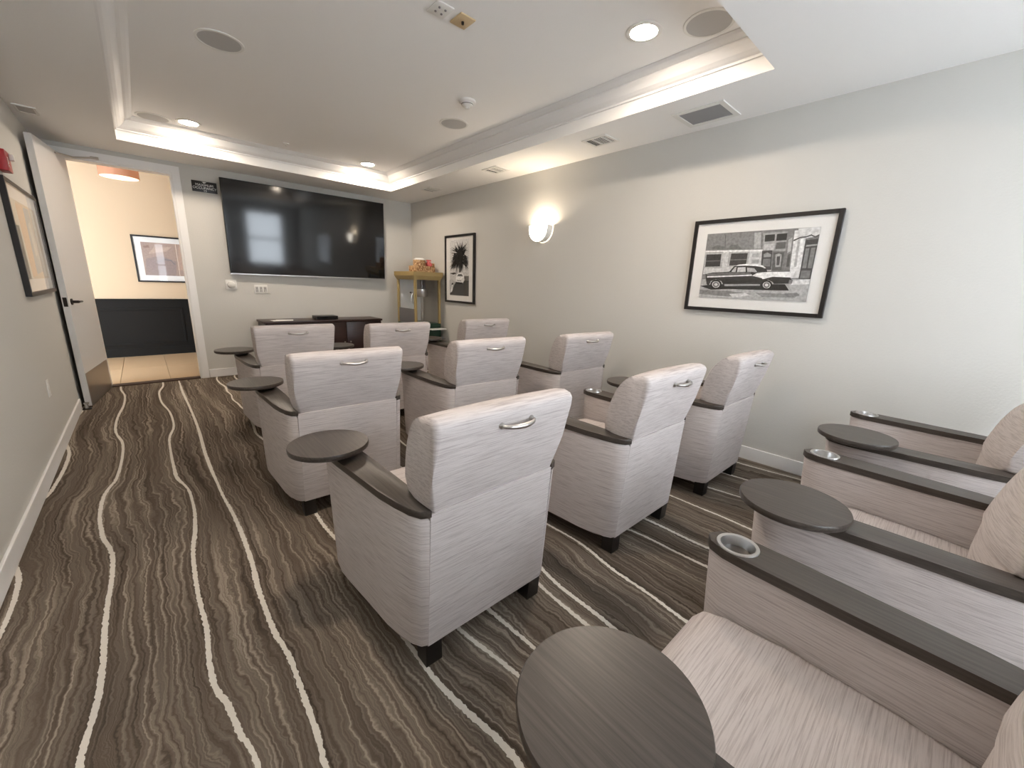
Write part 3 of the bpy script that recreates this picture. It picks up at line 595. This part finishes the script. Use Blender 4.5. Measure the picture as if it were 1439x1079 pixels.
palm += [(0.03, [(0.53, 0.60), (0.62, 0.60), (0.60, 0.42), (0.55, 0.42)]),
         (0.85, [(0.36, 0.30), (0.40, 0.38), (0.50, 0.41), (0.72, 0.41), (0.80, 0.36), (0.82, 0.28), (0.72, 0.22), (0.38, 0.23)]), (0.30, [(0.44, 0.35), (0.50, 0.39), (0.68, 0.39), (0.74, 0.35)]), (0.10, [(0.36, 0.25), (0.72, 0.24), (0.72, 0.21), (0.36, 0.22)]), (0.55, [(0.42, 0.29), (0.66, 0.28), (0.66, 0.26), (0.42, 0.27)]),
         (0.62, [(0.02, 0.28), (0.18, 0.29), (0.30, 0.25), (0.28, 0.18), (0.16, 0.06), (0.04, 0.04)]), (0.10, [(0.14, 0.22), (0.24, 0.23), (0.22, 0.14), (0.12, 0.08)]), (0.85, [(0.15, 0.19), (0.22, 0.20), (0.17, 0.08), (0.10, 0.06)])]
picture('tall black framed photograph of a palm tree by the popcorn machine', 'picture', (XR, (5.147 + 4.443) / 2, (0.98 + 1.893) / 2), RW, 0.704, 0.913, 0.028, 0.03, None, palm, 'print', border=(0.165, 0.82, 0.112, 0.93))
# abstract on the left wall
lw = [((0.62, 0.50, 0.36), full), ((0.66, 0.60, 0.48), [(0, 0.0), (0.22, 0.0), (0.20, 1), (0, 1)]), ((0.70, 0.44, 0.26), [(0.20, 0.02), (0.42, 0.05), (0.46, 0.98), (0.16, 0.96)]), ((0.34, 0.38, 0.41), [(0.42, 0.06), (0.74, 0.10), (0.70, 0.97), (0.46, 0.95)]), ((0.50, 0.52, 0.50), [(0.55, 0.3), (0.66, 0.34), (0.66, 0.8), (0.52, 0.74)]), ((0.72, 0.68, 0.58), [(0.76, 0.03), (0.93, 0.03), (0.90, 0.97), (0.78, 0.97)])]
picture('black framed abstract print in tan and grey blue on the left wall', 'picture', (XL, 4.67, 1.435), PI / 2, 1.10, 0.735, 0.028, 0.03, None, lw, 'softprint', border=(0.12, 0.88, 0.15, 0.85))
# abstract in the hall
hp_ = [((0.40, 0.30, 0.26), full), ((0.33, 0.26, 0.25), [(0.0, 0.0), (0.5, 0.0), (0.55, 0.45), (0.3, 0.62), (0.05, 0.5)]), ((0.46, 0.33, 0.27), [(0.55, 0.2), (0.98, 0.1), (0.98, 0.9), (0.62, 0.95)]), ((0.25, 0.22, 0.23), [(0.22, 0.42), (0.34, 0.52), (0.46, 0.50), (0.52, 0.36), (0.50, 0.35), (0.45, 0.46), (0.34, 0.48), (0.24, 0.40)]), ((0.30, 0.20, 0.17), [(0.03, 0.88), (0.12, 0.92), (0.14, 0.84), (0.04, 0.82)]), ((0.28, 0.24, 0.25), [(0.72, 0.15), (0.82, 0.05), (0.92, 0.2), (0.88, 0.45), (0.84, 0.44), (0.87, 0.22), (0.80, 0.10), (0.74, 0.18)]), ((0.72, 0.62, 0.52), [(0.565, 0.0), (0.575, 0.0), (0.575, 1.0), (0.565, 1.0)]), ((0.50, 0.38, 0.32), [(0.1, 0.65), (0.4, 0.75), (0.5, 0.9), (0.2, 0.85)])]
picture('black framed mauve abstract print on the hall wall', 'picture', (0.42, YH, 1.445), 0.0, 0.89, 0.67, 0.022, 0.03, None, hp_, 'softprint', border=(0.11, 0.90, 0.15, 0.86))

# ================================================================== WALL AND CEILING FITTINGS
# sconce: U shaped glowing shield standing off the wall, open at the top
sc = thing('wall_sconce', 'lit white half round sconce on the picture wall', 'wall lamp', (XR, 3.225, 1.715), RW)
def ushape(r, top, n=20): return [(-r, top)] + [(r * math.cos(PI + PI * i / n), r + r * math.sin(PI + PI * i / n)) for i in range(n + 1)] + [(r, top)]
b = bmesh.new(); u1 = ushape(0.132, 0.165); u2 = [(x * 0.97, z) for x, z in u1]
A = [b.verts.new((x, -0.004, z)) for x, z in u1]; B = [b.verts.new((x, -0.088, z)) for x, z in u1]
for i in range(len(A) - 1): b.faces.new((A[i], A[i + 1], B[i + 1], B[i]))
A2 = [b.verts.new((x * 0.96, -0.004, 0.005 + z * 0.97)) for x, z in u1]; B2 = [b.verts.new((x * 0.96, -0.088, 0.005 + z * 0.97)) for x, z in u1]
for i in range(len(A) - 1): b.faces.new((A2[i + 1], A2[i], B2[i], B2[i + 1]))
bmesh.ops.recalc_face_normals(b, faces=b.faces)
obj('rim', b, 'whiteplastic', sc, 40)
b = prism([(x, z) for x, z in u1], 0, 0.006); xf(b, Matrix(((1, 0, 0, 0), (0, 0, -1, 0), (0, 1, 0, 0), (0, 0, 0, 1))))
o = obj('glass_shield', b, 'sconceglass', sc, 0); o.location = (0, -0.088, 0)
obj('back_plate', box(-0.06, 0.06, -0.008, 0, 0.05, 0.16), 'whiteplastic', sc, 0)
o = obj('bulb', lathe([(0, -0.03), (0.018, -0.022), (0.026, 0), (0.018, 0.022), (0, 0.03)], n=16), 'sconcebulb', sc); o.location = (0, -0.045, 0.12)
# recessed lamps
LPOS = [(0.541, 5.27), (2.285, 5.29), (2.267, 1.503), (0.541, 1.503)]
LLAB = ['round recessed ceiling lamp in the tray near the doorway', 'round recessed ceiling lamp in the tray above the popcorn corner', 'round recessed ceiling lamp in the tray above the car picture side', 'round recessed ceiling lamp in the tray above the rear of the aisle']
l0 = None
for (x, y), lab in zip(LPOS, LLAB):
    if l0 is None:
        l0 = thing('recessed_lamp', lab, 'ceiling lamp', (x, y, HT))
        obj('trim_ring', lathe([(0.072, 0), (0.098, 0), (0.098, -0.004), (0.090, -0.008), (0.074, -0.006), (0.072, 0)], n=40), 'whiteplastic', l0)
        obj('lens', lathe([(0, -0.004), (0.073, -0.003), (0.073, -0.0005), (0, -0.0005)], n=40), 'lens', l0)
        o = l0
    else: o = copy_tree(l0); o.location = (x, y, HT)
    tag(o, lab, 'ceiling lamp', 'recessed lamps in the tray')
# ceiling speakers
SPOS = [((0.559, 3.382), 'round ceiling speaker above the aisle in the tray'), ((0.290, 5.36), 'round ceiling speaker in the tray corner near the door'), ((2.287, 3.406), 'round ceiling speaker beside the smoke detector'), ((2.44, 1.22), 'round ceiling speaker next to the lamp above the car picture side')]
s0 = None
for (x, y), lab in SPOS:
    if s0 is None:
        s0 = thing('ceiling_speaker', lab, 'speaker', (x, y, HT))
        obj('bezel', lathe([(0.112, 0), (0.128, 0), (0.128, -0.004), (0.120, -0.007), (0.112, -0.005), (0.112, 0)], n=44), 'whiteplastic', s0)
        obj('grille', lathe([(0, -0.005), (0.112, -0.004), (0.112, -0.001), (0, -0.001)], n=44), 'greygrille', s0)
        o = s0
    else: o = copy_tree(s0); o.location = (x, y, HT)
    tag(o, lab, 'speaker', 'round speakers in the tray')
sm = thing('smoke_detector', 'white smoke detector on the tray ceiling', 'smoke detector', (2.10, 2.94, HT))
obj('base', lathe([(0, 0), (0.065, 0), (0.065, -0.012), (0.055, -0.018), (0, -0.018)], n=32), 'whiteplastic', sm)
obj('head', lathe([(0.048, -0.018), (0.045, -0.034), (0.028, -0.044), (0.018, -0.044), (0.016, -0.056), (0, -0.058)], n=28), 'whiteplastic', sm)
obj('vent_slots', lathe([(0.0465, -0.024), (0.0475, -0.026), (0.0465, -0.029)], n=28), 'ventshade', sm)
p1 = thing('jack_plate', 'white square jack plate on the tray ceiling', 'plate', (1.360, 2.15, HT))
obj('plate', box(-0.05, 0.05, -0.058, 0.058, -0.008, 0, bevel=0.003), 'whiteplastic', p1)
for jx in (-0.018, 0.018):
    for jy in (-0.02, 0.02): obj('jack', lathe([(0, -0.012), (0.006, -0.012), (0.006, -0.008), (0, -0.008)], cx=jx, cy=jy, n=12), 'greymetal', p1)
p2 = thing('cable_plate', 'tan square cable plate beside the white plate on the ceiling', 'plate', (1.498, 2.145, HT))
obj('plate', box(-0.048, 0.048, -0.056, 0.056, -0.008, 0, bevel=0.003), 'tan', p2)
obj('connector', lathe([(0, -0.02), (0.007, -0.02), (0.008, -0.008), (0, -0.008)], n=14), 'bronze', p2)
sk = thing('sprinkler_head', 'tiny sprinkler head in the tray near the television', 'sprinkler', (1.36, 5.22, HT))
obj('escutcheon', lathe([(0, 0), (0.03, 0), (0.028, -0.006), (0, -0.008)], n=20), 'whiteplastic', sk)
obj('deflector', lathe([(0, -0.008), (0.006, -0.008), (0.006, -0.024), (0.014, -0.026), (0, -0.028)], n=14), 'whiteplastic', sk)
# supply registers: frame, a flat sheet with the duct's shade as its colour, and slats
def register(x, y, wx, wy, label):
    t = thing('air_register', label, 'vent', (x, y, H), 0.0, 'supply registers along the soffit')
    fx, fy = wx / 2, wy / 2
    obj('frame', boxes((-fx, fx, -fy, -fy + 0.025, -0.007, 0), (-fx, fx, fy - 0.025, fy, -0.007, 0), (-fx, -fx + 0.025, -fy + 0.025, fy - 0.025, -0.007, 0), (fx - 0.025, fx, -fy + 0.025, fy - 0.025, -0.007, 0), (-fx + 0.025, fx - 0.025, 0.028, 0.040, -0.007, 0), (-fx + 0.025, fx - 0.025, -0.066, -0.054, -0.007, 0)), 'whiteplastic', t, 0)
    obj('recess', box(-fx + 0.025, fx - 0.025, -fy + 0.025, fy - 0.025, -0.0012, -0.0004), 'ventshade', t, 0)  # flat sheet painted as the opening's shade; the ceiling is not cut
    sl = box(-fx + 0.025, fx - 0.025, -0.0024, 0.0024, -0.0005, 0.0005)
    base = None
    for yy in [-fy + 0.040, -fy + 0.056] + [-0.036 + 0.018 * i for i in range(4)] + [0.054 + 0.016 * i for i in range(2)]:
        if abs(yy) > fy - 0.03: continue
        if base is None: base = o = obj('slat', sl, 'whiteplastic', t, 0)
        else: o = base.copy(); COL.objects.link(o)
        o.location = (0, yy, -0.0045); o.rotation_euler = (math.radians(15 if yy > 0.04 else -15), 0, 0)
    return t
register(3.02, 5.03, 0.19, 0.24, 'white ceiling register near the palm photograph corner')
register(2.985, 3.65, 0.20, 0.24, 'white ceiling register near the wall sconce')
register(3.00, 2.31, 0.20, 0.24, 'white ceiling register next to the return air grille')
rg = thing('return_grille', 'square return air grille with grey filter above the car picture', 'vent', (3.06, 1.47, H))
obj('frame', boxes((-0.15, 0.15, -0.175, -0.14, -0.008, 0), (-0.15, 0.15, 0.14, 0.175, -0.008, 0), (-0.15, -0.115, -0.14, 0.14, -0.008, 0), (0.115, 0.15, -0.14, 0.14, -0.008, 0), bevel=0.001), 'whiteplastic', rg, 0)
obj('filter', box(-0.115, 0.115, -0.14, 0.14, -0.003, -0.0005), 'filter', rg, 0)
lv2 = thing('ceiling_vent', 'small grey ceiling vent above the open door', 'vent', (-0.48, 5.15, H))
obj('frame', boxes((-0.06, 0.06, -0.10, -0.085, -0.008, 0), (-0.06, 0.06, 0.085, 0.10, -0.008, 0), (-0.06, -0.045, -0.085, 0.085, -0.008, 0), (0.045, 0.06, -0.085, 0.085, -0.008, 0)), 'whiteplastic', lv2, 0)
obj('grille', box(-0.045, 0.045, -0.085, 0.085, -0.004, -0.0005), 'greygrille', lv2, 0)
# fire alarm on the left wall
fa = thing('fire_alarm', 'red fire alarm strobe on the left wall above the abstract print', 'fire alarm', (XL, 4.30, 1.91))
obj('housing', box(0.0, 0.045, -0.07, 0.07, -0.062, 0.062, bevel=0.004), 'red', fa)
obj('strobe_lens', box(0.045, 0.068, 0.02, 0.055, 0.012, 0.050, bevel=0.006), 'whiteplastic', fa)
b = xf(text_mesh('FIRE', 0.034), Matrix.Translation((0.0456, -0.025, -0.006)) @ Matrix(((0, 0, 1, 0), (0, 1, 0, 0), (-1, 0, 0, 0), (0, 0, 0, 1))))
obj('lettering', b, 'paper', fa, 0)
wo = thing('wall_outlet', 'white outlet plate low on the left wall', 'outlet', (XL, 4.09, 0.456))
obj('plate', box(0, 0.006, -0.036, 0.036, -0.058, 0.058, bevel=0.002), 'whiteplastic', wo)
for zz in (-0.024, 0.024): obj('socket', box(0.006, 0.008, -0.016, 0.016, zz - 0.014, zz + 0.014, bevel=0.002), 'whiteplastic', wo)

# ================================================================== THEATRE ARMCHAIRS (12)
ARM = [(-0.263, 0.0), (-0.285, 0.010), (-0.303, 0.040), (-0.315, 0.090), (-0.328, 0.170), (-0.340, 0.340), (-0.350, 0.470), (-0.354, 0.560), (-0.350, 0.615), (-0.336, 0.650), (-0.306, 0.668), (-0.276, 0.652), (-0.260, 0.615), (-0.255, 0.560), (-0.247, 0.340), (-0.245, 0.100), (-0.2632, 0.088)]
CAP = [(-0.258, -0.004), (-0.287, 0.006), (-0.306, 0.037), (-0.319, 0.088), (-0.332, 0.168), (-0.344, 0.339), (-0.354, 0.470), (-0.358, 0.560), (-0.354, 0.617), (-0.339, 0.654), (-0.306, 0.673), (-0.273, 0.656), (-0.256, 0.617), (-0.250, 0.560), (-0.242, 0.340), (-0.240, 0.130), (-0.243, 0.09)]
def mirror(poly): return [(-x, y) for x, y in reversed(poly)]
def taper(bm):                                               # the arm narrows a little towards its foot
    for v in bm.verts:
        k = (0.58 - v.co.z) / 0.49
        v.co.y -= 0.035 * k * max(0, v.co.y - 0.3) / 0.37
        v.co.x *= 1 - 0.02 * k
    return bm
def lean(bm):                                                # the rear of the shell leans back slightly
    for v in bm.verts:
        if v.co.y < 0.1: v.co.y -= 0.03 * (v.co.z - 0.09) / 0.5 * (1 - max(0, v.co.y) / 0.1)
    return bm
def smooth_prof(p, i0, i1, k=3):                             # Catmull-Rom through the front of the cushion
    out = []
    for i, q in enumerate(p):
        out.append(q)
        if i0 <= i < i1:
            a, b, c, d = (Vector(p[max(0, i - 1)]), Vector(p[i]), Vector(p[i + 1]), Vector(p[min(len(p) - 1, i + 2)]))
            for s in range(1, k):
                t = s / k
                out.append(tuple(0.5 * ((2 * b) + (c - a) * t + (2 * a - 5 * b + 4 * c - d) * t * t + (3 * b - a - 3 * c + d) * t ** 3)))
    return out
def make_chair():
    t = thing('theater_armchair', 'x', 'armchair')
    CUP = (0.306, 0.600, 0.043)
    for s in (-1, 1):
        hole = None if s < 0 else (CUP[0], CUP[1], CUP[2], 0.08)
        pl = ARM if s < 0 else mirror(ARM)
        if s < 0: b = prism(pl, 0.09, 0.579, bevel=0.010)
        else: b = prism(pl, 0.09, 0.579, hole=hole)
        obj('armrest', lean(taper(b)), 'fabric_y', t, 50)
        cp = CAP if s < 0 else mirror(CAP)
        if s < 0: b = prism(cp, 0.579, 0.604, bevel=0.003)
        else: b = prism(cp, 0.579, 0.604, hole=(CUP[0], CUP[1], CUP[2], 0.025))
        for v in b.verts:
            if v.co.y < 0.1: v.co.y -= 0.028 * (1 - max(0, v.co.y) / 0.1)
        obj('arm_cap', b, 'wood_y', t, 40)
    obj('back_panel', lean(box(-0.2603, 0.2603, 0.0, 0.085, 0.09, 0.5895, bevel=0.0015, seg=1)), 'fabric_x', t)
    # upper back cushion
    pr = [(-0.030, 0.590), (-0.062, 0.720), (-0.096, 0.855), (-0.097, 0.876), (-0.084, 0.892), (-0.055, 0.899), (-0.020, 0.893), (0.015, 0.872), (0.050, 0.830), (0.080, 0.770), (0.104, 0.690), (0.114, 0.606), (0.05, 0.600)]
    pr = smooth_prof(pr, 6, 11)
    bk = extrude_x(pr, lambda z: 0.2615 + (z - 0.588) * 0.075, bevel=0.020, seg=3, crown=lambda y, z: 0.055 * max(0.0, min(1.0, (y + 0.05) / 0.12)), nx=8)
    obj('lumbar_cushion', extrude_x([(0.086, 0.44), (0.086, 0.6055), (0.114, 0.6055), (0.120, 0.52), (0.118, 0.44)], lambda z: 0.2395, crown=lambda y, z: 0.055 if y > 0.1 else 0.0, nx=8), 'fabric_b', t, 50)
    bko = obj('backrest', bk, 'fabric_b', t, 60)
    hp = [(-0.062, 0.004, 0), (-0.060, -0.018, 0), (-0.045, -0.029, -0.001), (-0.02, -0.033, -0.003), (0, -0.034, -0.0035), (0.02, -0.033, -0.003), (0.045, -0.029, -0.001), (0.060, -0.018, 0), (0.062, 0.004, 0)]
    hb = tube(hp, [0.006, 0.006, 0.0065, 0.008, 0.0088, 0.008, 0.0065, 0.006, 0.006], 12)
    for s in (-1, 1): hb = join(hb, xf(lathe([(0, 0), (0.011, 0), (0.010, 0.004), (0.006, 0.010), (0, 0.010)], n=14), Matrix.Translation((0.062 * s, -0.002, 0)) @ Matrix.Rotation(PI / 2, 4, 'X')))
    ho = obj('handle', hb, 'nickel', bko, 50); ho.location = (0.012, -0.091, 0.838); tag(ho, 'satin nickel arched pull handle')
    # seat
    sp = [(0.10, 0.285), (0.10, 0.428), (0.25, 0.437), (0.45, 0.440), (0.58, 0.434), (0.632, 0.418), (0.655, 0.385), (0.660, 0.33), (0.650, 0.285)]
    obj('seat', extrude_x(sp, lambda z: 0.244, bevel=0.014, seg=2), 'fabric_x', t, 50)
    obj('seat_base', box(-0.243, 0.243, 0.08, 0.625, 0.09, 0.284, bevel=0.006), 'fabric_x', t)
    for sx in (-1, 1):
        for yy in (0.035, 0.575):
            b = bmesh.new(); vs_ = bx(b, sx * 0.236 - 0.03, sx * 0.236 + 0.03, yy - 0.03, yy + 0.03, 0.0, 0.09)
            for v in vs_[:4]: v.co.x += -sx * 0.003; v.co.y += 0.003 if yy < 0.3 else -0.003
            obj('foot', b, 'foot', t, 0)
    # swivel tablet on the left arm, steel cup holder in the right one
    tb = obj('tablet', lathe([(0, 0), (0.136, 0), (0.1415, 0.004), (0.1425, 0.010), (0.1425, 0.018), (0.1405, 0.022), (0, 0.022)], n=56), 'wood_y', t, 40)
    tb.location = (-0.350, 0.560, 0.624); tag(tb, 'round dark wood tablet')
    po = obj('swivel_post', lathe([(0, -0.020), (0.046, -0.020), (0.046, -0.010), (0.034, -0.008), (0.034, 0.0), (0, 0.0)], n=24), 'black', tb); po.location = (0.044, -0.02, 0)
    cu = obj('cup_holder', lathe([(0.0, -0.066), (0.034, -0.066), (0.038, -0.062), (0.0405, 0.0), (0.0415, 0.003), (0.050, 0.0035), (0.051, 0.0005), (0.042, 0.0005), (0.042, -0.068), (0, -0.068)], n=36), 'steel', t, 40)
    cu.location = (CUP[0], CUP[1], 0.604); tag(cu, 'brushed steel cup holder ring')
    return t
ROW = {'C': 'row nearest the television', 'B': 'second row from the television', 'A': 'third row from the television', 'Z': 'rear row farthest from the television'}
SEATC = {1: 'aisle side', 2: 'middle seat', 3: 'picture wall side'}
SPOTS = {('A', 1): (0.800, 0.955, 0.0), ('A', 2): (1.785, 0.905, 0.0), ('A', 3): (2.715, 0.868, 0.0),
         ('B', 1): (0.755, 2.140, -0.04), ('B', 2): (1.700, 2.140, -0.06), ('B', 3): (2.630, 2.045, -0.06),
         ('C', 1): (0.840, 3.470, -0.04), ('C', 2): (1.640, 3.335, -0.04), ('C', 3): (2.660, 3.400, -0.04),
         ('Z', 1): (0.772, -0.322, 0.0), ('Z', 2): (1.735, -0.325, 0.0), ('Z', 3): (2.680, -0.340, 0.0)}
proto = make_chair(); first = True
for (r, k), (x, y, a) in SPOTS.items():
    o = proto if first else copy_tree(proto); first = False
    o.location = (x, y, 0); o.rotation_euler = (0, 0, a)
    if (r, k) == ('Z', 1):                                    # its tablet is swung a little further in
        for ch in o.children:
            if ch.name.startswith('tablet'): ch.location.x += 0.018
    tag(o, 'greige fabric armchair with dark wood tablet, %s, %s' % (ROW[r], SEATC[k]), 'armchair', 'theater armchairs in four rows')
